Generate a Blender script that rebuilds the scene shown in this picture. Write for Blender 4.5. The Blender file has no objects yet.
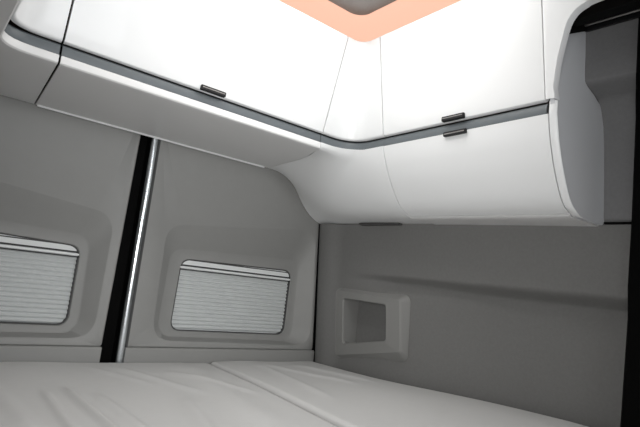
import bpy, bmesh, math
from mathutils import Vector, Matrix

C = bpy.context.scene.collection
ZO = 1.10          # camera height above the van floor; shapes below are measured from the camera's eye level
R = math.radians

# ------------------------------------------------------------------ materials
def new_mat(name):
    m = bpy.data.materials.new(name); m.use_nodes = True
    nt = m.node_tree
    return m, nt, nt.nodes['Principled BSDF']

def mat(name, col, rough=0.5, metal=0.0, noise=0.0, nscale=60.0, bump=0.0, bscale=400.0, coat=0.0, spec=0.5, stretch=None):
    m, nt, b = new_mat(name)
    b.inputs['Base Color'].default_value = (*col, 1)
    b.inputs['Roughness'].default_value = rough
    b.inputs['Metallic'].default_value = metal
    b.inputs['Specular IOR Level'].default_value = spec
    b.inputs['Coat Weight'].default_value = coat
    tc = nt.nodes.new('ShaderNodeTexCoord')
    src = tc.outputs['Object']
    if stretch:
        mp = nt.nodes.new('ShaderNodeMapping'); mp.inputs['Scale'].default_value = stretch
        nt.links.new(src, mp.inputs['Vector']); src = mp.outputs['Vector']
    if noise:
        n = nt.nodes.new('ShaderNodeTexNoise'); n.inputs['Scale'].default_value = nscale
        n.inputs['Detail'].default_value = 5
        nt.links.new(src, n.inputs['Vector'])
        r = nt.nodes.new('ShaderNodeMapRange')
        r.inputs['To Min'].default_value = 1 - noise; r.inputs['To Max'].default_value = 1 + noise
        nt.links.new(n.outputs['Fac'], r.inputs['Value'])
        mx = nt.nodes.new('ShaderNodeMix'); mx.data_type = 'RGBA'; mx.blend_type = 'MULTIPLY'
        mx.inputs['Factor'].default_value = 1
        mx.inputs['A'].default_value = (*col, 1)
        nt.links.new(r.outputs['Result'], mx.inputs['B'])
        nt.links.new(mx.outputs['Result'], b.inputs['Base Color'])
    if bump:
        n2 = nt.nodes.new('ShaderNodeTexNoise'); n2.inputs['Scale'].default_value = bscale
        n2.inputs['Detail'].default_value = 3
        nt.links.new(src, n2.inputs['Vector'])
        bp = nt.nodes.new('ShaderNodeBump'); bp.inputs['Strength'].default_value = bump
        bp.inputs['Distance'].default_value = 0.002
        nt.links.new(n2.outputs['Fac'], bp.inputs['Height'])
        nt.links.new(bp.outputs['Normal'], b.inputs['Normal'])
    return m

WHITE = mat('white_lacquer', (0.80, 0.81, 0.815), 0.36, coat=0.08)
WHITE2 = mat('white_satin', (0.74, 0.74, 0.74), 0.42)
GABLE = mat('pale_grey_gable', (0.60, 0.61, 0.63), 0.55, bump=0.05, bscale=900)
BAND = mat('slate_grey_channel', (0.115, 0.13, 0.14), 0.42, spec=0.35)
DOORP = mat('door_panel_grey', (0.29, 0.29, 0.282), 0.55, noise=0.03, nscale=25, bump=0.12, bscale=700)
FLEECE = mat('grey_felt_lining', (0.18, 0.179, 0.175), 0.85, noise=0.10, nscale=120, bump=0.35, bscale=500, spec=0.2)
FLEECE2 = mat('dark_grey_felt_lining', (0.19, 0.19, 0.193), 0.85, noise=0.10, nscale=120, bump=0.35, bscale=500, spec=0.2)
POCKET = mat('pocket_grey_plastic', (0.23, 0.229, 0.222), 0.6, bump=0.15, bscale=600)
BLACK = mat('black_rubber', (0.002, 0.002, 0.002), 0.7, spec=0.05)
BLACKP = mat('black_plastic', (0.009, 0.009, 0.010), 0.55, spec=0.3)
RAILB = mat('matt_black_rail', (0.004, 0.004, 0.004), 0.8, spec=0.1)
CHROME = mat('brushed_chrome', (0.78, 0.82, 0.85), 0.22, metal=1.0)
STEEL = mat('dull_steel', (0.35, 0.34, 0.33), 0.4, metal=1.0)
SHEET = mat('off_white_cotton', (0.60, 0.597, 0.59), 0.9, noise=0.02, nscale=40, bump=0.18, bscale=900, spec=0.15)
BLIND = mat('white_pleated_fabric', (0.62, 0.64, 0.64), 0.8, noise=0.02, nscale=200, spec=0.2)
RAILW = mat('white_blind_rail', (0.84, 0.86, 0.86), 0.4)
CEIL = mat('grey_ceiling_felt', (0.42, 0.41, 0.40), 0.8, noise=0.04, nscale=80, bump=0.15, bscale=500)
FLOORM = mat('dark_floor_board', (0.10, 0.10, 0.10), 0.7, noise=0.2, nscale=12)
GAPM = mat('shadow_gap_grey', (0.06, 0.06, 0.06), 0.7)

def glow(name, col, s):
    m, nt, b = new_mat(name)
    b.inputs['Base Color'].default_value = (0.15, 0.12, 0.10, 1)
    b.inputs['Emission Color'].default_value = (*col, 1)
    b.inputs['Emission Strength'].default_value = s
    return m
PEACH = glow('warm_cove_glow', (1.0, 0.585, 0.43), 0.97)

def glass(name):
    m, nt, b = new_mat(name)
    b.inputs['Base Color'].default_value = (0.10, 0.12, 0.12, 1)
    b.inputs['Roughness'].default_value = 0.05
    b.inputs['Transmission Weight'].default_value = 0.9
    return m
GLASS = glass('tinted_window_glass')

# ------------------------------------------------------------------ mesh helpers
def link(name, me, m, parent=None, smooth=True, angle=35):
    o = bpy.data.objects.new(name, me); C.objects.link(o)
    me.materials.append(m)
    if parent is not None: o.parent = parent
    if smooth:
        for p in me.polygons: p.use_smooth = True
        try: me.set_sharp_from_angle(angle=R(angle))
        except Exception: pass
    return o

def mesh_from(verts, faces, name):
    me = bpy.data.meshes.new(name)
    me.from_pydata([(x, y, z + ZO) for x, y, z in verts], [], faces)
    bm = bmesh.new(); bm.from_mesh(me)
    bmesh.ops.remove_doubles(bm, verts=bm.verts, dist=1e-5)
    bmesh.ops.recalc_face_normals(bm, faces=bm.faces)
    bm.to_mesh(me); bm.free()
    return me

EYE = Vector((0.35, 0.45, ZO))
def sheet(name, rows, m, parent=None, thick=0.008, angle=35, closed=False, toward=EYE):
    """grid surface given as rows of points, thickened away from the room"""
    nr, nc = len(rows), len(rows[0])
    V = [p for r in rows for p in r]
    F = []
    for i in range(nr - 1):
        for j in range(nc if closed else nc - 1):
            a = i * nc + j; b = i * nc + (j + 1) % nc
            F.append((a, b, b + nc, a + nc))
    me = bpy.data.meshes.new(name)
    me.from_pydata([(x, y, z + ZO) for x, y, z in V], [], F)
    bm = bmesh.new(); bm.from_mesh(me)
    bmesh.ops.remove_doubles(bm, verts=bm.verts, dist=1e-5)
    bmesh.ops.recalc_face_normals(bm, faces=bm.faces)
    s = sum((f.normal.dot(toward - f.calc_center_median()) * f.calc_area() for f in bm.faces))
    if s < 0: bmesh.ops.reverse_faces(bm, faces=bm.faces)
    if thick:
        bm.normal_update()
        bound = [e for e in bm.edges if e.is_boundary]
        top = list(bm.verts); norm = {v: v.normal.copy() for v in top}
        faces = list(bm.faces)
        nv = {v: bm.verts.new(v.co - norm[v] * thick) for v in top}
        for f in faces:
            bm.faces.new([nv[v] for v in reversed(f.verts)])
        for e in bound:
            a, b = e.verts
            f0 = e.link_faces[0]
            # keep the winding of the rim consistent with the face it hangs from
            vs = list(f0.verts); k = vs.index(a)
            if vs[(k + 1) % len(vs)] is b: bm.faces.new((b, a, nv[a], nv[b]))
            else: bm.faces.new((a, b, nv[b], nv[a]))
    bm.to_mesh(me); bm.free()
    return link(name, me, m, parent, True, angle)

def prism(name, poly, axis, a, b, m, parent=None, bevel=0.0, seg=3, smooth=True):
    """polygon extruded along an axis; poly in the two other axes' order"""
    def P(p, t):
        if axis == 'X': return (t, p[0], p[1])
        if axis == 'Y': return (p[0], t, p[1])
        return (p[0], p[1], t)
    n = len(poly)
    V = [P(p, a) for p in poly] + [P(p, b) for p in poly]
    F = [tuple(range(n)), tuple(range(2 * n - 1, n - 1, -1))]
    F += [(i, (i + 1) % n, (i + 1) % n + n, i + n) for i in range(n)]
    me = mesh_from(V, F, name)
    if bevel:
        bm = bmesh.new(); bm.from_mesh(me)
        bmesh.ops.bevel(bm, geom=list(bm.edges), offset=bevel, segments=seg, affect='EDGES', profile=0.6)
        bm.to_mesh(me); bm.free()
    return link(name, me, m, parent, smooth)

def box(name, x0, x1, y0, y1, z0, z1, m, parent=None, bevel=0.0, seg=3):
    return prism(name, [(x0, y0), (x1, y0), (x1, y1), (x0, y1)], 'Z', z0, z1, m, parent, bevel, seg)

def tube(name, p, q, r, m, parent=None, n=20):
    p = Vector(p); q = Vector(q); d = (q - p).normalized()
    u = d.orthogonal().normalized(); w = d.cross(u)
    V = []
    for c in (p, q):
        for i in range(n):
            t = 2 * math.pi * i / n
            v = c + u * (r * math.cos(t)) + w * (r * math.sin(t)); V.append(tuple(v))
    F = [(i, (i + 1) % n, n + (i + 1) % n, n + i) for i in range(n)]
    F += [tuple(range(n)), tuple(range(2 * n - 1, n - 1, -1))]
    return link(name, mesh_from(V, F, name), m, parent)

def thing(name, label, cat, loc, group=None):
    o = bpy.data.objects.new(name, None); C.objects.link(o)
    o.location = (loc[0], loc[1], loc[2] + ZO); o.empty_display_size = 0.05
    o['label'] = label; o['category'] = cat
    if group: o['group'] = group
    return o
def settle(root):
    """parts are built in world coordinates; keep them there under an Empty standing at the thing's base"""
    inv = Matrix.Translation(root.location).inverted()
    for ch in root.children: ch.matrix_parent_inverse = inv
def tag(o, label, cat, group=None):
    o['label'] = label; o['category'] = cat
    if group: o['group'] = group
    return o
def struct(o): o['kind'] = 'structure'; return o

def lerp(a, b, t): return tuple(x + (y - x) * t for x, y in zip(a, b))
def smooth01(t):
    t = max(0.0, min(1.0, t)); return t * t * (3 - 2 * t)
def interp(tab, x):
    if x <= tab[0][0]: return tab[0][1]
    for (a, fa), (b, fb) in zip(tab, tab[1:]):
        if x <= b: return fa + (fb - fa) * (x - a) / (b - a)
    return tab[-1][1]
def resample(pts, n):
    """n points evenly spaced along a polyline"""
    L = [0.0]
    for a, b in zip(pts, pts[1:]): L.append(L[-1] + (Vector(b) - Vector(a)).length)
    out = []
    for i in range(n):
        s = L[-1] * i / (n - 1); k = 0
        while k < len(L) - 2 and L[k + 1] < s: k += 1
        t = 0 if L[k + 1] == L[k] else (s - L[k]) / (L[k + 1] - L[k])
        out.append(lerp(pts[k], pts[k + 1], t))
    return out
def catmull(pts, per=8):
    out = []
    P = [pts[0]] + list(pts) + [pts[-1]]
    for i in range(1, len(P) - 2):
        p0, p1, p2, p3 = P[i - 1], P[i], P[i + 1], P[i + 2]
        for k in range(per):
            t = k / per
            out.append(tuple(0.5 * (2 * b + (c - a) * t + (2 * a - 5 * b + 4 * c - d) * t * t + (3 * b - a - 3 * c + d) * t ** 3)
                             for a, b, c, d in zip(p0, p1, p2, p3)))
    out.append(tuple(pts[-1])); return out
def coons(c0, c1, d0, d1):
    """patch between curves c0 (v=0), c1 (v=1) over u, and d0 (u=0), d1 (u=1) over v"""
    nu, nv = len(c0), len(d0); rows = []
    P00, P10, P01, P11 = [Vector(p) for p in (c0[0], c0[-1], c1[0], c1[-1])]
    for j in range(nv):
        v = j / (nv - 1); row = []
        for i in range(nu):
            u = i / (nu - 1)
            p = Vector(c0[i]) * (1 - v) + Vector(c1[i]) * v
            u = u ** 1.9
            p += Vector(d0[j]) * (1 - u) + Vector(d1[j]) * u
            p -= P00 * (1 - u) * (1 - v) + P10 * u * (1 - v) + P01 * (1 - u) * v + P11 * u * v
            row.append(tuple(p))
        rows.append(row)
    return rows

# ------------------------------------------------------------------ dimensions (metres from the eye)
YD = 1.752            # inner face of the rear doors
XC = 0.656            # centre line of the rear doors
BED = -0.327
def XW(z): return 1.432 - 0.105 * z          # side wall leans in towards the roof
def XR(y): return 1.110 + 0.058 * (y - 0.6)  # front of the side cabinets at the lip
def XRT(y): return 1.047 + 0.060 * (y - 0.6) # top of their doors
YL = 1.305; YLT = 1.232                      # front of the rear cabinets: lip, top of doors
ZL, ZB, ZT = 0.441, 0.472, 0.780             # lip, top of the grey channel, top of the doors
SY = 1.150                                   # seam between side cabinet and corner cabinet

# ------------------------------------------------------------------ room shell
# rear doors: moulded panel with a recessed window surround, drawn as rings from the outline inwards
def rounded_ring(corners, radius, n=18):
    pts = []
    m = len(corners)
    for i in range(m):
        p0 = Vector(corners[i - 1]); p1 = Vector(corners[i]); p2 = Vector(corners[(i + 1) % m])
        a = (p0 - p1).normalized(); b = (p2 - p1).normalized()
        ang = a.angle(b); d = min(radius / math.tan(ang / 2), 0.49 * min((p0 - p1).length, (p2 - p1).length))
        s = p1 + a * d; e = p1 + b * d
        for k in range(n):
            t = k / (n - 1)
            pts.append(tuple(s * (1 - t) ** 2 + p1 * 2 * t * (1 - t) + e * t * t))
    return pts
def door_rings(sign, outer, win):
    grow = lambda e: [(a + e * (1 if a > .4 else -1), b + e * (1 if b > -.1 else -1)) for a, b in win]
    spec = [  # corners (m = distance from the door gap, z), corner radius, depth behind the door face
        (outer, 0.012, 0.045), (outer, 0.012, 0.004), ([(p[0] + 0.004 * (1 if p[0] < .3 else -1), p[1] + 0.004 * (1 if p[1] < 0 else -1)) for p in outer], 0.012, 0.0),
        ([(0.088, 0.138), (0.748, 0.215), (0.785, -0.270), (0.093, -0.262)], 0.075, 0.0),
        ([(0.092, 0.134), (0.744, 0.210), (0.781, -0.266), (0.097, -0.258)], 0.075, 0.003),
        ([(0.136, 0.062), (0.715, 0.085), (0.725, -0.256), (0.128, -0.251)], 0.060, 0.050),
        ([(0.142, 0.056), (0.709, 0.079), (0.719, -0.250), (0.134, -0.245)], 0.058, 0.054),
        (grow(0.002), 0.040, 0.054), (win, 0.039, 0.057), (grow(-0.001), 0.038, 0.092)]
    rows = []
    for cs, r, d in spec:
        ring = rounded_ring(cs, r)
        rows.append([(XC + sign * m, YD + d, z) for m, z in ring])
    return rows
right_out = [(0.012, 0.47), (0.738, 0.47), (0.803, -0.283), (0.012, -0.283)]
left_out = [(0.050, 0.47), (0.745, 0.47), (0.800, -0.283), (0.064, -0.283)]
GAPL = -1
right_win = [(0.186, 0.026), (0.682, 0.034), (0.683, -0.232), (0.180, -0.231)]
left_win = [(0.163, 0.024), (0.683, 0.044), (0.688, -0.229), (0.163, -0.229)]
for k, (sg, outl, win) in enumerate(((1, right_out, right_win), (-1, left_out, left_win))):
    d = struct(sheet('door_%d' % (2 if sg > 0 else 1), door_rings(sg, outl, win), DOORP, None, thick=0, closed=True, angle=40))
    ws = [(XC + sg * m, z) for m, z in rounded_ring(win, 0.039)]
    wi = [(XC + sg * m, z) for m, z in rounded_ring([(a - 0.0035 * (1 if a > .4 else -1), b - 0.0035 * (1 if b > -.1 else -1)) for a, b in win], 0.037)]
    sheet('window_seal', [[(x, YD + 0.0575, z) for x, z in ws], [(x, YD + 0.0578, z) for x, z in wi], [(x, YD + 0.088, z) for x, z in wi]], GAPM, d, thick=0, closed=True)
    # foot strip of the door below the crease, standing slightly proud
    x0, x1 = (XC + 0.012, XC + 0.806) if sg > 0 else (XC - 0.806, XC - 0.065)
    st = prism('kick_strip', [(YD - 0.002, -0.2835), (YD - 0.006, -0.288), (YD - 0.006, -0.46), (YD + 0.04, -0.46), (YD + 0.04, -0.2835)], 'X', x0, x1, DOORP, d)
    # window behind the blind: black gasket and tinted pane
    w = struct(thing('window_%d' % (2 if sg > 0 else 1), '', '', (XC + sg * 0.42, YD + 0.09, -0.25)))
    del w['label']; del w['category']
    g0 = [(XC + sg * m, z) for m, z in rounded_ring([(0.13, 0.06), (0.72, 0.06), (0.72, -0.26), (0.13, -0.26)], 0.04)]
    g1 = [(XC + sg * m, z) for m, z in rounded_ring([(0.160, 0.045), (0.690, 0.045), (0.690, -0.230), (0.160, -0.230)], 0.04)]
    sheet('window_gasket', [[(x, YD + 0.100, z) for x, z in g0], [(x, YD + 0.100, z) for x, z in g1], [(x, YD + 0.120, z) for x, z in g1]], BLACK, w, thick=0.004, closed=True)
    xs = sorted((XC + sg * 0.14, XC + sg * 0.71))
    box('pane', xs[0], xs[1], YD + 0.113, YD + 0.117, -0.25, 0.055, GLASS, w)
    settle(w)

# black seal strips: centre gap between the doors, corner gap beside the side lining
t1 = struct(prism('trim_1', [(XC - 0.080, YD + 0.028), (XC - 0.020, YD + 0.022), (XC - 0.017, YD + 0.014), (XC - 0.014, YD + 0.022), (XC + 0.014, YD + 0.028), (XC + 0.014, YD + 0.05), (XC - 0.080, YD + 0.05)], 'Z', -0.46, 0.47, BLACK))
V = []
for z in (-0.46, 0.48):
    xr = 1.462 - 0.105 * (z + 0.30)
    V += [(xr - 0.020, YD + 0.02, z), (xr + 0.03, YD + 0.02, z), (xr + 0.03, YD + 0.045, z), (xr - 0.020, YD + 0.045, z)]
struct(link('trim_2', mesh_from(V, [(0, 1, 2, 3), (7, 6, 5, 4), (0, 1, 5, 4), (1, 2, 6, 5), (2, 3, 7, 6), (3, 0, 4, 7)], 'trim_2'), BLACK))

# rear wall behind everything, left wall, floor (sleeping deck)
struct(box('wall_rear', -0.30, 1.60, YD + 0.130, YD + 0.150, -0.60, 0.98, GAPM))
struct(box('wall_left', -0.20, -0.17, -0.60, YD + 0.130, -0.60, 0.98, FLEECE))
struct(box('floor', -0.17, 1.62, -0.60, YD + 0.130, -0.60, -0.47, FLOORM))

# unseen blockers added behind the viewer to shade the left side and right wall
struct(box('light_blocker_left', -0.17, 0.38, -0.64, -0.60, -0.60, 0.95, FLEECE))
struct(box('light_blocker_right', 1.00, 1.50, -0.64, -0.60, -0.60, 0.95, FLEECE))

# side lining (lower): felt panel with a rounded rear edge and a step that fades in towards the front
PY0, PY1, PZ0, PZ1 = 1.29, 1.58, -0.215, -0.045     # opening behind the storage pocket
def wall_pt(y, z):
    x = XW(z)
    ramp = smooth01((1.42 - y) / 0.60)
    x += 0.070 * ramp * smooth01((0.056 - z) / 0.042) - 0.010 * ramp * smooth01((z - 0.03) / 0.15)
    x += 0.030 * smooth01((1.60 - y) / 0.35) * (1 - ramp) * smooth01((0.056 - z) / 0.026) * smooth01((z + 0.012) / 0.045)
    x -= 0.020 * smooth01((y - 1.60) / 0.07)
    x += 0.020 * smooth01((y - 1.715) / 0.02)
    return (x, y, z)
ys = sorted(set([0.50 + 0.02 * i for i in range(62)] + [PY0, PY1, 1.735, 1.742, 1.748]))
zs = sorted(set([-0.46 + 0.02 * i for i in range(36)] + [PZ0, PZ1] + [-0.015 + 0.005 * i for i in range(17)]))
ys = [y for y in ys if y <= 1.7355]; zs = [z for i, z in enumerate(zs) if z <= 0.2401 and (i == 0 or z - zs[i - 1] > 1e-4)]
V = []; idx = {}
for i, y in enumerate(ys):
    for j, z in enumerate(zs): idx[i, j] = len(V); V.append(wall_pt(y, z))
F = []
for i in range(len(ys) - 1):
    for j in range(len(zs) - 1):
        yc = (ys[i] + ys[i + 1]) / 2; zc = (zs[j] + zs[j + 1]) / 2
        if PY0 < yc < PY1 and PZ0 < zc < PZ1: continue
        F.append((idx[i, j], idx[i + 1, j], idx[i + 1, j + 1], idx[i, j + 1]))
struct(link('wall_right', mesh_from(V, F, 'wall_right'), FLEECE, None, True, 60))
# side lining (upper): juts in below the roof, with a groove where it meets the lower panel
up = catmull([(1.405, 0.236), (1.392, 0.244), (1.388, 0.28), (1.375, 0.40), (1.362, 0.475), (1.335, 0.53), (1.300, 0.545), (1.256, 0.556), (1.246, 0.575), (1.242, 0.64), (1.236, 0.70), (1.225, 0.86)], 6)
sheet('wall_right_upper', [[(x, 0.40 + (0.588 - 0.40) * k / 6, z) for x, z in up] for k in range(7)], FLEECE2, None, thick=0.01, angle=60)['kind'] = 'structure'
struct(box('trim_4', 1.390, 1.43, 0.30, 0.586, 0.230, 0.2355, BLACK))
# outer body side closing the van behind the lining and above the cabinets
V = []
for z in (-0.60, 0.98):
    V += [(1.56 - 0.10 * z * (1 if z > 0 else 0), -0.6, z), (1.60 - 0.10 * z * (1 if z > 0 else 0), -0.6, z), (1.60 - 0.10 * z * (1 if z > 0 else 0), YD + 0.130, z), (1.56 - 0.10 * z * (1 if z > 0 else 0), YD + 0.130, z)]
struct(link('wall_right_outer', mesh_from(V, [(0, 1, 2, 3), (7, 6, 5, 4), (0, 1, 5, 4), (1, 2, 6, 5), (2, 3, 7, 6), (3, 0, 4, 7)], 'wall_right_outer'), GAPM))
# black pillar trim in front of the side lining
pil = [(1.225, 0.460, 0.86), (1.234, 0.468, 0.66), (1.240, 0.470, 0.60), (1.245, 0.472, 0.552), (1.295, 0.490, 0.536), (1.328, 0.502, 0.520), (1.355, 0.510, 0.485), (1.384, 0.520, 0.24), (1.405, 0.530, 0.08), (1.440, 0.540, 0.0), (1.455, 0.552, -0.28), (1.47, 0.560, -0.46)]
rows = []
for x, y, z in pil:
    rows.append([(x + 0.03, y + 0.002, z), (x + 0.002, y, z), (x - 0.006, y - 0.006, z), (x - 0.006, y - 0.30, z), (x + 0.03, y - 0.75, z)])
sheet('trim_3', rows, BLACK, None, thick=0.01)['kind'] = 'structure'

# roof: felt panel with a rounded-up edge above the cabinets' inner line
def roof_edge(d, z):
    """L-shaped edge of the roof panel, d outside its flat field"""
    c = []
    x1, y1 = 1.0, 1.18
    c.append((-0.17, y1 + d, z)); c.append((0.4, y1 + d, z)); c.append((0.8, y1 + d, z))
    for k in range(9):
        t = R(90 - 90 * k / 8)
        q = 0.045
        c.append((x1 + d - q + q * math.cos(t), y1 + d - q + q * math.sin(t), z))
    c.append((x1 + d - 0.02, 0.8, z)); c.append((x1 + d - 0.04, 0.4, z)); c.append((x1 + d - 0.07, -0.6, z))
    return c
rows = [[(x * 0.5 - 0.085, y * 0.5 - 0.3, z) for x, y, z in roof_edge(0, 0.86)], roof_edge(0.0, 0.86)]
for k in range(1, 9):
    t = R(90 * k / 8); rows.append(roof_edge(0.125 * math.sin(t), 0.86 + 0.075 * (1 - math.cos(t))))
ce = struct(sheet('ceiling', rows, CEIL, None, thick=0.006, angle=60))
struct(box('ceiling_outer', -0.20, 1.56, -0.60, YD + 0.130, 0.955, 0.98, CEIL))

# indirect light: L-shaped emissive surface stands in for LED light on the cove ceiling
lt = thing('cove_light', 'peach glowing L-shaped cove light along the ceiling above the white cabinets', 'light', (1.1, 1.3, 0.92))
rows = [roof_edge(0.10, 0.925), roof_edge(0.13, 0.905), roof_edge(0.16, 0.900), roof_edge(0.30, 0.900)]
sheet('cove_glow', rows, PEACH, lt, thick=0.004)
rows = [roof_edge(0.30, 0.896), roof_edge(0.33, 0.896), roof_edge(0.33, 0.93)]
sheet('light_housing', rows, WHITE2, lt, thick=0.004)
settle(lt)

# ------------------------------------------------------------------ overhead cabinets
def arc_corner(pa, pc, pb, r, n=14):
    """polyline pa -> rounded corner at pc -> pb (plan points)"""
    pa, pc, pb = Vector(pa), Vector(pc), Vector(pb)
    a = (pa - pc).normalized(); b = (pb - pc).normalized()
    s = pc + a * r; e = pc + b * r
    pts = [tuple(pa), tuple((pa + s) / 2)]
    for k in range(n + 1):
        t = k / n
        pts.append(tuple(s * (1 - t) ** 2 + pc * 2 * t * (1 - t) + e * t * t))
    pts += [tuple((pb + e) / 2), tuple(pb)]
    return pts
def plan_offset(pts, d, outward):
    """shift a plan polyline sideways by d, away from the room (outward: rough direction)"""
    out = []
    for i, p in enumerate(pts):
        a = Vector(pts[max(0, i - 1)]); b = Vector(pts[min(len(pts) - 1, i + 1)])
        t = (b - a).normalized(); n = Vector((t.y, -t.x))
        if n.dot(Vector(outward)) < 0: n = -n
        out.append((p[0] + n.x * d, p[1] + n.y * d))
    return out
def door_rows(bot, top, outward):
    """leaning door leaf with a rolled lower and upper edge; bot/top are plan polylines"""
    rows = []
    prof = [(0.014, 0.000), (0.006, 0.000), (0.0015, 0.0025), (0.0, 0.007)]
    for d, dz in prof:
        q = plan_offset(bot, d, outward); rows.append([(x, y, ZB + dz) for x, y in q])
    N = 10
    for k in range(1, N + 1):
        t = k / N; z = ZB + 0.007 + (ZT - ZB - 0.013) * t
        lean = t ** 1.0
        rows.append([(a[0] + (b[0] - a[0]) * lean, a[1] + (b[1] - a[1]) * lean, z) for a, b in zip(bot, top)])
    for d, dz in [(0.0015, 0.0045), (0.006, 0.006), (0.016, 0.006)]:
        q = plan_offset(top, d, outward); rows.append([(x, y, ZT - 0.006 + dz) for x, y in q])
    return rows
def channel_rows(plan, outward):
    prof = [(0.034, ZB + 0.006), (0.020, ZB + 0.001), (0.007, ZB - 0.006), (0.004, ZL + 0.010), (0.006, ZL + 0.002), (0.02, ZL + 0.001)]
    return [[(x, y, z) for x, y in plan_offset(plan, d, outward)] for d, z in prof]
def latch(name, mid, along, out, parent, flip=1, w=0.075):
    """black push latch gripping the edge of a door: bar with a fine ridge"""
    a = Vector(along).normalized(); o = Vector(out).normalized(); c = Vector(mid)
    def bar(nm, s0, s1, o0, o1, z0, z1, m, par):
        V = []
        for s in (s0, s1):
            for q in (o0, o1):
                for z in (z0, z1):
                    p = c + a * s + o * q; V.append((p.x, p.y, p.z + z))
        me = mesh_from(V, [(0, 1, 3, 2), (4, 5, 7, 6), (0, 1, 5, 4), (2, 3, 7, 6), (0, 2, 6, 4), (1, 3, 7, 5)], nm)
        bm = bmesh.new(); bm.from_mesh(me)
        bmesh.ops.bevel(bm, geom=list(bm.edges), offset=0.0012, segments=2, affect='EDGES')
        bm.to_mesh(me); bm.free()
        return link(nm, me, m, par)
    h = bar(name, -w / 2, w / 2, -0.010, 0.008, -0.002 if flip > 0 else -0.010, 0.011 if flip > 0 else 0.002, BLACKP, parent)
    bar('grip_ridge', -w / 2 + 0.003, w / 2 - 0.003, 0.007, 0.0095, 0.004 if flip > 0 else -0.006, 0.007 if flip > 0 else -0.003, STEEL, h)
    return h

# --- wide cabinet above the rear doors
cab = thing('overhead_cabinet', 'long white overhead cabinet spanning above the two grey rear doors', 'cabinet', (0.63, 1.52, 0.42), 'white overhead cabinets')
GL, GR = 0.2425, 1.0175
bot = [(GL + (GR - GL) * k / 12, YL - 0.004) for k in range(13)]
top = [(x, YLT) for x, _ in bot]
OUT = (0, 1)
fd = sheet('flap_door', door_rows(bot, top, OUT), WHITE, cab, thick=0.012)
latch('latch', (0.622, YL - 0.004, ZB + 0.003), (1, 0, 0), (0, -1, 0), fd)
sheet('handle_channel', channel_rows([(GL, YL), (0.6, YL), (GR + 0.0, YL)], OUT), BAND, cab, thick=0.004)
def seam_l(t): return interp([(0, GL), (0.06, GL), (1, 0.280)], t)
seam1 = [(1.0185, YL), (1.0195, YL + 0.012), (1.058, 1.406), (1.083, 1.496), (1.104, 1.653), (1.118, 1.746)]
def seam_r(y): return interp([(p[1], p[0]) for p in seam1], y)
prof = [(YL + 0.016, ZL), (YL + 0.002, ZL), (YL, ZL - 0.002), (YL - 0.001, ZL - 0.010), (YL, ZL - 0.018), (YL + 0.003, ZL - 0.021)]
prof += [(YL + 0.006 + (1.744 - YL - 0.006) * k / 12, ZL - 0.0215) for k in range(13)]
rows = []
for y, z in prof:
    t = max(0, (y - YL) / (1.746 - YL)); xl = GL + 0.038 * t; xr = seam_r(y) - 0.001
    rows.append([(xl + (xr - xl) * k / 10, y, z) for k in range(11)])
sheet('lower_panel', rows, WHITE2, cab, thick=0.006)
box('edge_trim', 0.284, 1.095, 1.7385, 1.7445, 0.4145, 0.4205, WHITE, cab, 0.001)
box('top_panel', GL, GR, YLT + 0.02, 1.75, 0.760, 0.772, WHITE2, cab)
settle(cab)

# --- corner cabinet
cc = thing('overhead_cabinet', 'white curved corner cabinet above the bed where rear and side cabinets meet', 'cabinet', (1.25, 1.5, 0.24), 'white overhead cabinets')
pb0, pb1 = (1.0215, YL - 0.004), (XR(SY) - 0.004, SY + 0.0022)
bot = arc_corner(pb0, (XR(1.3) - 0.004, YL - 0.004), pb1, 0.085)
top = arc_corner((1.0215, YLT), (XRT(1.23) , YLT), (XRT(SY), SY + 0.0022), 0.045)
OUTC = (0.7, 0.7)
sheet('corner_front', door_rows(bot, top, OUTC), WHITE, cc, thick=0.012, angle=50)
chan = arc_corner((1.0205, YL), (XR(1.3), YL), (XR(SY), SY), 0.085)
sheet('handle_channel', channel_rows(chan, OUTC), BAND, cc, thick=0.004, angle=50)
# lower shell: sweeps from the flat underside of the rear cabinet down to the deep front of the side cabinet
SIDE = [(0.0, 0.441), (0.003, 0.430), (0.010, 0.404), (0.019, 0.378), (0.040, 0.332), (0.072, 0.282), (0.098, 0.256), (0.128, 0.241), (0.150, 0.2365)]
def side_pts(y0, y1, tail):
    pts = catmull([(XR(SY) + d, y0 + (y1 - y0) * (0.441 - z) / 0.205, z) for d, z in SIDE], 6)
    return pts + tail
d0 = resample(side_pts(SY + 0.001, SY - 0.02, [(1.34, SY - 0.02, 0.236), (1.405, SY - 0.02, 0.238)]), 41)
d1 = [(1.0205, YL, ZL), (1.0205, YL - 0.001, ZL - 0.010), (1.0215, YL + 0.003, ZL - 0.0205)]
d1 += [(seam_r(y) + 0.001, y, ZL - 0.0215) for y in [YL + 0.01, 1.34, 1.37, 1.406, 1.45, 1.496, 1.57, 1.653, 1.70, 1.746]]
d1 = resample(d1, 41)
c0 = list(reversed(resample([(x, y, ZL) for x, y in chan], 33)))
Sc = catmull([(1.408, 1.746, 0.245), (1.394, 1.746, 0.249), (1.347, 1.746, 0.274), (1.303, 1.746, 0.314), (1.265, 1.746, 0.361), (1.222, 1.746, 0.402), (1.17, 1.746, 0.4165), (1.119, 1.746, ZL - 0.0215)], 6)
c1 = resample([(1.405, SY - 0.02, 0.238), (1.406, 1.4, 0.241), (1.408, 1.70, 0.244)] , 15) + resample([(1.408, 1.70, 0.244)] + Sc, 19)[1:]
grid = coons(c0, c1, d0, d1)
nv, nu = len(grid), len(grid[0])
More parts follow.
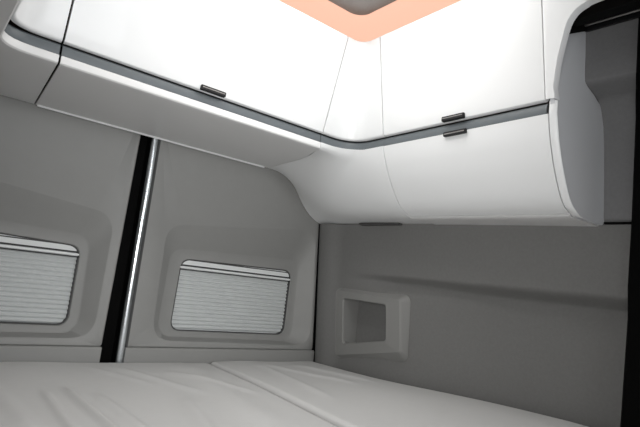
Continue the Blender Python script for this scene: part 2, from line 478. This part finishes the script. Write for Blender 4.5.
for it in range(60):                      # relax the middle of the patch so no fold line shows
    old = [[Vector(p) for p in r] for r in grid]
    for j in range(1, nv - 1):
        for i in range(1, nu - 1):
            a, b = j / (nv - 1), i / (nu - 1)
            wt = 0.8 * smooth01((a - 0.05) / 0.35) * smooth01(b / 0.2) * smooth01((1 - b) / 0.12) * smooth01((1 - a) / 0.05)
            m = (old[j - 1][i] + old[j + 1][i] + old[j][i - 1] + old[j][i + 1]) / 4
            grid[j][i] = tuple(old[j][i].lerp(m, wt))
sheet('lower_shell', grid, WHITE, cc, thick=0.006, angle=80)
box('gap_strip', 1.375, 1.400, 1.27, 1.47, 0.2325, 0.2395, GAPM, cc, 0.002)  # dark strip standing in for the shaded gap between cabinet and wall
prism('top_panel', [(1.102, SY), (1.35, SY), (1.35, 1.75), (1.0205, 1.75), (1.0205, YLT + 0.022), (1.102, YLT + 0.022)], 'Z', 0.760, 0.772, WHITE2, cc)
box('seam_strip', 1.010, 1.030, YL + 0.022, YL + 0.03, ZB, 0.755, BLACK, cc)
box('seam_strip', 1.165, 1.175, SY - 0.012, SY + 0.012, 0.42, 0.755, BLACK, cc)
settle(cc)

# --- side cabinet with two flaps
sc = thing('overhead_cabinet', 'white side cabinet with upper and lower flap doors above the grey side lining', 'cabinet', (1.25, 0.87, 0.23), 'white overhead cabinets')
Y0 = 0.6085
OUTS = (1, 0)
yy = [SY - 0.0022 + (Y0 + 0.002 - SY + 0.0022) * k / 12 for k in range(13)]
fu = sheet('flap_door', door_rows([(XR(y) - 0.004, y) for y in yy], [(XRT(y), y) for y in yy], OUTS), WHITE, sc, thick=0.012)
ml = 0.873
latch('latch', (XR(ml) - 0.004, ml, ZB + 0.003), (0.058, 1, 0), (-1, 0, 0), fu)
sheet('handle_channel', channel_rows([(XR(y), y) for y in (SY - 0.001, 0.9, Y0)], OUTS), BAND, sc, thick=0.004)
def zdrop(y): return 0.010 * (SY - y) / 0.54
pr = [(0.014, ZL), (0.003, ZL)] + [(p[0], p[2]) for p in catmull([(d, 0, z) for d, z in SIDE[:-1]], 6)][1:]
YE = 0.6025
yl = [SY - 0.0022 + (YE - SY + 0.0022) * k / 10 for k in range(11)]
def ylow(z):       # the seam towards the corner cabinet drifts forward as it drops
    a = SY - 0.0030 - 0.021 * max(0, min(1, (0.441 - z) / 0.205))
    return [a + (YE - a) * k / 10 for k in range(11)]
fl = sheet('lower_flap', [[(XR(y) + d, y, z - zdrop(y) * smooth01((0.441 - z) / 0.2)) for y in ylow(z)] for d, z in pr], WHITE, sc, thick=0.010)
sb = [(d + 0.013, z) for d, z in pr[2:]]
sheet('seam_strip', [[(XR(SY) + d, yc + e, z) for e in (-0.012, 0.012)] for d, z in sb for yc in (SY - 0.001 - 0.021 * max(0, min(1, (0.441 - z) / 0.205)),)], BLACK, sc, thick=0.002)
ml2 = 0.866
latch('latch', (XR(ml2) + 0.001, ml2, ZL), (0.058, 1, 0), (-1, 0, 0), fl, -1)
prb = [(0.142, 0.252), (0.1345, 0.2425), (0.1340, 0.2385), (0.138, 0.236), (0.16, 0.2345), (0.20, 0.234)]
rows = [[(XR(y) + d, y, z - zdrop(y)) for y in ylow(0.236)] for d, z in prb] + [[(1.404, y, 0.236 - zdrop(y)) for y in ylow(0.236)]]
sheet('bottom_panel', rows, WHITE2, sc, thick=0.006)
box('top_panel', 1.10, 1.35, Y0, SY - 0.002, 0.760, 0.772, WHITE2, sc)
# end panel: grey inner gable with a white front edge, flared at the top
GY = 0.587
gab = [(1.107, 0.470)] + [(1.117 + d, z - zdrop(Y0) * smooth01((0.441 - z) / 0.2)) for d, z in [(p[0], p[2]) for p in catmull([(d, 0, z) for d, z in SIDE], 3)]]
gab += [(1.31, 0.2255), (1.386, 0.2265), (1.394, 0.236), (1.380, 0.36), (1.367, 0.471), (1.357, 0.50), (1.336, 0.528), (1.300, 0.543), (1.262, 0.553), (1.2505, 0.562), (1.248, 0.60), (1.240, 0.69), (1.235, 0.79), (1.058, 0.79)]
prism('end_panel', gab, 'Y', GY, GY + 0.010, GABLE, sc, smooth=False)
# white edge band following the lower gable profile
rows = []
eb = [(p[0], p[2]) for p in catmull([(d, 0, z) for d, z in SIDE], 5)]
for d, z in eb:
    zz = z - zdrop(Y0) * smooth01((0.441 - z) / 0.2)
    x = 1.110 + d
    rows.append([(x + 0.004, YE - 0.0015, zz), (x, YE - 0.003, zz), (x, GY - 0.001, zz), (x + 0.004, GY - 0.005, zz), (x + 0.010, GY - 0.003, zz)])
rows.insert(0, [(a, b, c + 0.028) for a, b, c in rows[0]])
sheet('edge_band', rows, WHITE, sc, thick=0.003, angle=50)
# flared white fascia beside the upper door
def fas(y, z, push=0.0):
    return (1.110 + 0.058 * (y - 0.6) - (0.063 / 0.32) * (z - 0.46) - 0.004 + push, y, z)
outer = catmull([(0.583, 0.4725), (0.578, 0.488), (0.572, 0.512), (0.564, 0.551), (0.552, 0.591), (0.538, 0.628), (0.522, 0.647), (0.500, 0.656), (0.470, 0.660), (0.30, 0.664)], 5)
inner = resample([(Y0 - 0.002, 0.4725), (Y0 - 0.002, 0.780), (0.30, 0.785)], len(outer))
inner = [((Y0 - 0.002), 0.4725 + (0.785 - 0.4725) * min(1, i / 30)) if i <= 30 else ((Y0 - 0.002) + (0.30 - Y0) * (i - 30) / (len(outer) - 31), 0.785) for i in range(len(outer))]
rows = []
for i in range(len(outer)):
    (a, b), (c, d) = inner[i], outer[i]
    c += 0.002 + 0.0105 * smooth01(i / 9)
    row = [fas(a, b, 0.012), fas(a, b, 0.0015)]
    for k in range(1, 6):
        t = k / 6; row.append(fas(a + (c - a) * t, b + (d - b) * t, 0.0))
    row += [fas(c, d, 0.0), fas(c - 0.002, d - 0.001, 0.006), fas(c - 0.001, d - 0.0005, 0.022)]
    rows.append(row)
sheet('fascia', rows, WHITE, sc, thick=0.003, angle=28)
settle(sc)

# --- left corner cabinet (mostly out of view)
lc = thing('overhead_cabinet', 'white rounded cabinet end at the far left behind a black seam', 'cabinet', (0.05, 1.5, 0.42), 'white overhead cabinets')
XLF = 0.118
G2 = 0.2375
bot = arc_corner((G2, YL - 0.004), (XLF + 0.016, YL - 0.004), (XLF + 0.006, 0.80), 0.065)
top = arc_corner((G2, YLT), (XLF + 0.06, YLT), (XLF + 0.05, 0.80), 0.055)
OUTL = (-0.7, 0.7)
sheet('corner_front', door_rows(bot, top, OUTL), WHITE, lc, thick=0.012, angle=50)
chl = arc_corner((G2, YL), (XLF, YL), (XLF - 0.01, 0.80), 0.065)
sheet('handle_channel', channel_rows(chl, OUTL), BAND, lc, thick=0.004, angle=50)
f0 = resample([(x, y) for x, y in chl], 40)
b0 = [(0.2755 - (0.2755 + 0.165) * k / 19, 1.744) for k in range(20)] + [(-0.165, 1.744 - (1.744 - 0.80) * k / 20) for k in range(1, 21)]
rows = []
for d, z in [(0.016, ZL), (0.002, ZL), (0.0, ZL - 0.002), (-0.001, ZL - 0.010), (0.0, ZL - 0.018), (0.003, ZL - 0.021), (0.006, ZL - 0.0215)]:
    rows.append([(x, y, z) for x, y in plan_offset(f0, d, OUTL)])
last = rows[-1]
for k in range(1, 11):
    t = k / 10
    rows.append([(a[0] + (b[0] - a[0]) * t, a[1] + (b[1] - a[1]) * t, ZL - 0.0215) for a, b in zip(last, b0)])
sheet('lower_panel', rows, WHITE2, lc, thick=0.006)
box('top_panel', -0.165, G2, 0.80, 1.75, 0.760, 0.772, WHITE2, lc)
box('seam_strip', G2 - 0.004, GL + 0.004, YL + 0.02, YL + 0.035, ZL, 0.77, BLACK, lc)
settle(lc)

# ------------------------------------------------------------------ dark rail under the roof at the right
rl = thing('blind_rail', 'black rail with a thin metal strip at the top right under the roof', 'rail', (1.2, 0.3, 0.66))
prism('rail_housing', [(1.115, 0.654), (1.150, 0.655), (1.156, 0.688), (1.239, 0.690), (1.239, 0.80), (1.115, 0.80)], 'Y', 0.02, GY - 0.012, RAILB, rl, 0.003)
prism('end_cap', [(1.115, 0.625), (1.160, 0.648), (1.236, 0.686), (1.236, 0.77), (1.115, 0.77)], 'Y', GY - 0.010, GY - 0.001, RAILB, rl, 0.001)
tube('metal_strip', (1.211, 0.03, 0.6875), (1.211, GY - 0.004, 0.6875), 0.0030, STEEL, rl)
prism('rail_lip', [(1.225, 0.679), (1.239, 0.683), (1.239, 0.692), (1.225, 0.690)], 'Y', 0.03, GY - 0.004, BLACKP, rl, 0.001)
settle(rl)

# ------------------------------------------------------------------ chrome bar between the doors
cb = thing('chrome_bar', 'upright chrome bar in the black gap between the rear doors', 'bar', (XC + 0.002, YD - 0.004, -0.33))
tube('bar_tube', (XC - 0.001, YD + 0.004, -0.45), (XC - 0.001, YD + 0.004, 0.417), 0.0125, CHROME, cb, 28)
prism('bar_foot', [(XC - 0.016, YD - 0.012), (XC + 0.012, YD - 0.012), (XC + 0.012, YD + 0.022), (XC - 0.016, YD + 0.022)], 'Z', -0.465, -0.452, BLACKP, cb, 0.002)
prism('edge_profile', [(XC + 0.0125, YD + 0.000), (XC + 0.0175, YD - 0.003), (XC + 0.0175, YD + 0.02), (XC + 0.0125, YD + 0.02)], 'Z', -0.452, 0.417, GAPM, cb)
settle(cb)

# ------------------------------------------------------------------ blinds
YB = YD + 0.016
def make_blind(sg, label):
    b = thing('pleated_blind', label, 'blind', (XC + sg * 0.425, YB + 0.07, -0.226), 'pleated blinds of the rear doors')
    x0, x1 = sorted((XC + sg * 0.158, XC + sg * 0.694))
    rows = []; z = -0.240; n = 16; h = (-0.010 + 0.240) / n
    for k in range(n):
        rows += [(0.0545, z + h * k), (0.0490, z + h * (k + 0.35)), (0.0485, z + h * (k + 0.6))]
    rows.append((0.0545, z + h * n))
    sheet('pleated_shade', [[(x0, YB + y, zz), ((x0 + x1) / 2, YB + y, zz), (x1, YB + y, zz)] for y, zz in rows], BLIND, b, thick=0.0015, angle=20)
    r = prism('pull_rail', [(YB + 0.044, -0.0095), (YB + 0.041, -0.0065), (YB + 0.041, -0.0015), (YB + 0.046, 0.0005), (YB + 0.062, 0.0005), (YB + 0.062, -0.0095)], 'X', x0, x1, RAILW, b)
    prism('rail_groove', [(YB + 0.040, -0.0125), (YB + 0.040, -0.0108), (YB + 0.06, -0.0108), (YB + 0.06, -0.0125)], 'X', x0, x1, BLACK, r)
    prism('head_rail', [(YB + 0.046, 0.0060), (YB + 0.044, 0.0100), (YB + 0.046, 0.0520), (YB + 0.07, 0.0520), (YB + 0.07, 0.0060)], 'X', x0, x1, RAILW, b)
    prism('rail_groove', [(YB + 0.0425, 0.0225), (YB + 0.0425, 0.0260), (YB + 0.05, 0.0260), (YB + 0.05, 0.0225)], 'X', x0, x1, GAPM, b)
    prism('shadow_slot', [(YB + 0.055, 0.0005), (YB + 0.055, 0.0060), (YB + 0.066, 0.0060), (YB + 0.066, 0.0005)], 'X', x0, x1, GAPM, b)
    settle(b); return b
make_blind(-1, 'closed pleated blind in the left rear door, cut off by the left picture edge')
make_blind(1, 'closed white pleated blind in the right rear door beside the corner')

# ------------------------------------------------------------------ storage pocket in the side lining
pk = thing('storage_pocket', 'grey moulded storage pocket with open niche in the side lining above the bed', 'pocket', (1.45, 1.45, -0.25))
def wx(y, z, out): 
    p = wall_pt(y, z); return (p[0] - out, y, z)
def quad_ring(c, r): return rounded_ring(c, r, 12)
#   (y, z) corners: rear-top, front-top, front-bottom, rear-bottom; height off the wall grows to the front
def prot(y): return 0.004 + 0.022 * max(0, min(1, (1.62 - y) / 0.30))
rings = [
    ([(1.618, -0.012), (1.242, -0.006), (1.248, -0.236), (1.612, -0.288)], 0.03, lambda y: -0.010),
    ([(1.618, -0.012), (1.242, -0.006), (1.248, -0.236), (1.612, -0.288)], 0.03, lambda y: 0.002),
    ([(1.614, -0.018), (1.263, -0.024), (1.257, -0.210), (1.608, -0.280)], 0.014, lambda y: prot(y) - 0.003),
    ([(1.610, -0.021), (1.269, -0.027), (1.263, -0.206), (1.604, -0.276)], 0.012, prot),
    ([(1.572, -0.048), (1.326, -0.048), (1.322, -0.180), (1.566, -0.228)], 0.014, prot),
    ([(1.569, -0.051), (1.329, -0.051), (1.325, -0.177), (1.563, -0.225)], 0.014, lambda y: prot(y) - 0.003)]
rows = []
for cs, r, f in rings: rows.append([wx(y, z, f(y)) for y, z in quad_ring(cs, r)])
sheet('pocket_frame', rows, POCKET, pk, thick=0, closed=True, angle=16)
inn = quad_ring(rings[-1][0], 0.014)
rows = [[wx(y, z, prot(y) - 0.003) for y, z in inn], [(1.512, y - 0.004, z) for y, z in inn]]
sheet('niche_wall', rows, POCKET, pk, thick=0, closed=True, angle=50)
cy = sum(p[0] for p in inn) / len(inn); cz = sum(p[1] for p in inn) / len(inn)
rows = [[(1.512, y - 0.004, z) for y, z in inn], [(1.5125, cy - 0.004 + (y - cy) * 0.3, cz + (z - cz) * 0.3) for y, z in inn], [(1.5125, cy - 0.004, cz) for y, z in inn]]
sheet('niche_back', rows, FLEECE, pk, thick=0, closed=True)
settle(pk)

# ------------------------------------------------------------------ mattresses
def ridge(x, y, p, q, w, h):
    """soft fold of the sheet from p to q"""
    p = Vector(p); q = Vector(q); d = q - p; L = d.length; d /= L
    v = Vector((x, y)) - p; s = v.dot(d) / L; t = v.x * -d.y + v.y * d.x
    if s < -0.4 or s > 1.4: return 0
    e = smooth01((s + 0.35) / 0.35) * smooth01((1.35 - s) / 0.35)
    return 1.9 * h * e * math.exp(-(t / w) ** 2)
def mattress(name, x0, x1, y0, y1, top, r, folds, label, sag=None, widen=0.0, slant=0):
    def ticks(a, b, n):
        t = [a + r * f for f in (0, 0.02, 0.08, 0.18, 0.32, 0.5, 0.7, 0.9)]
        t += [a + r + (b - a - 2 * r) * k / n for k in range(n + 1)]
        t += [b - r * f for f in (0.9, 0.7, 0.5, 0.32, 0.18, 0.08, 0.02, 0)]
        return t
    X, Y = ticks(x0, x1, 190 if x1 - x0 > 0.8 else 90), ticks(y0, y1, 150)
    V = []; nx = len(X)
    for y in Y:
        for x in X:
            d1 = min(x - x0, x1 - x, r); d2 = min(y - y0, y1 - y, r)
            a, b = r - d1, r - d2
            q = min(math.hypot(a, b), r)
            z = top - (r - math.sqrt(max(0, r * r - q * q))) * 0.9
            k = 1 - (q / r) ** 2
            z += k * sum(ridge(x, y, *f) for f in folds)
            z += k * 0.0025 * (math.sin(7 * x + 3 * y) * math.sin(5 * y - 2 * x) + 0.5 * math.sin(17 * x - 6 * y))
            if sag: z += sag(x, y)
            tt = (x - x0) / (x1 - x0); tt = tt if slant > 0 else (1 - tt)
            V.append((x + 0.0866 * (y - 1.25) * tt * abs(slant) + (x - x0) / (x1 - x0) * widen * smooth01((1.42 - y) / 0.6), y, z))
    F = []
    for j in range(len(Y) - 1):
        for i in range(nx - 1):
            a = j * nx + i; F.append((a, a + 1, a + 1 + nx, a + nx))
    # sides and underside
    rim = [i for i in range(nx)] + [j * nx + nx - 1 for j in range(1, len(Y))] + [(len(Y) - 1) * nx + i for i in range(nx - 2, -1, -1)] + [j * nx for j in range(len(Y) - 2, 0, -1)]
    base = len(V)
    for i in rim: V.append((V[i][0], V[i][1], -0.469))
    m = len(rim)
    for k in range(m): F.append((rim[k], base + k, base + (k + 1) % m, rim[(k + 1) % m]))
    F.append(tuple(range(base, base + m)))
    o = link(name, mesh_from(V, F, name), SHEET, None, True, 70)
    return tag(o, label, 'mattress', 'mattresses of the rear bed')
mattress('mattress', -0.165, 0.932, -0.50, 1.742, BED, 0.020,
         [((0.400, 1.33), (0.412, 1.02), 0.011, 0.0060), ((0.345, 1.32), (0.340, 1.02), 0.011, 0.0040), ((0.455, 1.28), (0.470, 1.02), 0.013, 0.0040),
          ((0.60, 1.60), (0.70, 1.36), 0.016, 0.0028), ((0.74, 1.52), (0.85, 1.32), 0.018, 0.0028), ((0.52, 1.62), (0.60, 1.45), 0.014, 0.0022),
          ((0.80, 1.60), (0.76, 1.10), 0.05, 0.005), ((0.24, 1.45), (0.27, 1.15), 0.02, 0.004), ((0.64, 1.2), (0.58, 0.9), 0.02, 0.004)],
         'wide off-white mattress with soft creases in front of the rear doors', slant=1)
mattress('mattress', 0.9345, 1.446, -0.50, 1.738, BED + 0.004, 0.014,
         [((1.10, 1.60), (1.06, 1.25), 0.02, 0.003), ((1.16, 1.62), (1.24, 1.35), 0.018, 0.003), ((1.30, 1.60), (1.34, 1.35), 0.02, 0.003)],
         'narrow off-white mattress along the side wall beneath the storage pocket', lambda x, y: 0.034 * max(0, min(1, (1.70 - y) / 1.0)) * (0.25 + 0.75 * smooth01((x - 1.02) / 0.35)), 0.066, slant=-1)

# ------------------------------------------------------------------ light
def area(name, loc, size, power, col, rot=(0, 0, 0), sy=None):
    l = bpy.data.lights.new(name, 'AREA'); l.energy = power; l.color = col
    l.shape = 'RECTANGLE'; l.size = size; l.size_y = sy or size
    o = bpy.data.objects.new(name, l); C.objects.link(o)
    o.location = (loc[0], loc[1], loc[2] + ZO); o.rotation_euler = rot
    return o
area('ceiling_lamp', (0.72, 0.92, 0.84), 0.5, 5.0, (1.0, 0.985, 0.96))
area('front_cabin_light', (0.90, -2.3, 0.45), 0.8, 28.0, (0.96, 0.98, 1.0), (R(88), 0, R(4)))
# soft fill light added beside the viewer to brighten the corner
q = (Vector((1.25, 1.45, 0.15)) - Vector((-0.10, 0.15, 0.02))).to_track_quat('-Z', 'Y')
k = area('corner_fill', (-0.10, 0.15, 0.02), 0.35, 3.4, (1.0, 0.995, 0.98), q.to_euler())
k.data.spread = R(85)

w = bpy.data.worlds.new('World'); bpy.context.scene.world = w; w.use_nodes = True
w.node_tree.nodes['Background'].inputs['Color'].default_value = (0.95, 0.98, 1.0, 1)
w.node_tree.nodes['Background'].inputs['Strength'].default_value = 1.0

# ------------------------------------------------------------------ camera
f, cx, cy_ = 532.0, 320.0, 213.5
X = Vector((974 - cx, -(361 - cy_), -f)).normalized()
Y = Vector((-116 - cx, -(230 - cy_), -f)).normalized()
Y = (Y - X * X.dot(Y)).normalized(); Z = X.cross(Y)
rot = Matrix((X, Y, Z))          # rows: world axes seen from the camera
cam = bpy.data.cameras.new('camera'); cam.sensor_width = 36; cam.lens = f / 640 * 36
cam.clip_start = 0.02
co = bpy.data.objects.new('camera', cam); C.objects.link(co)
co.matrix_world = Matrix.Translation((0, 0, ZO)) @ rot.to_4x4()
S = bpy.context.scene
S.camera = co
S.view_settings.view_transform = 'Standard'
S.view_settings.look = 'None'
S.view_settings.exposure = 0.0
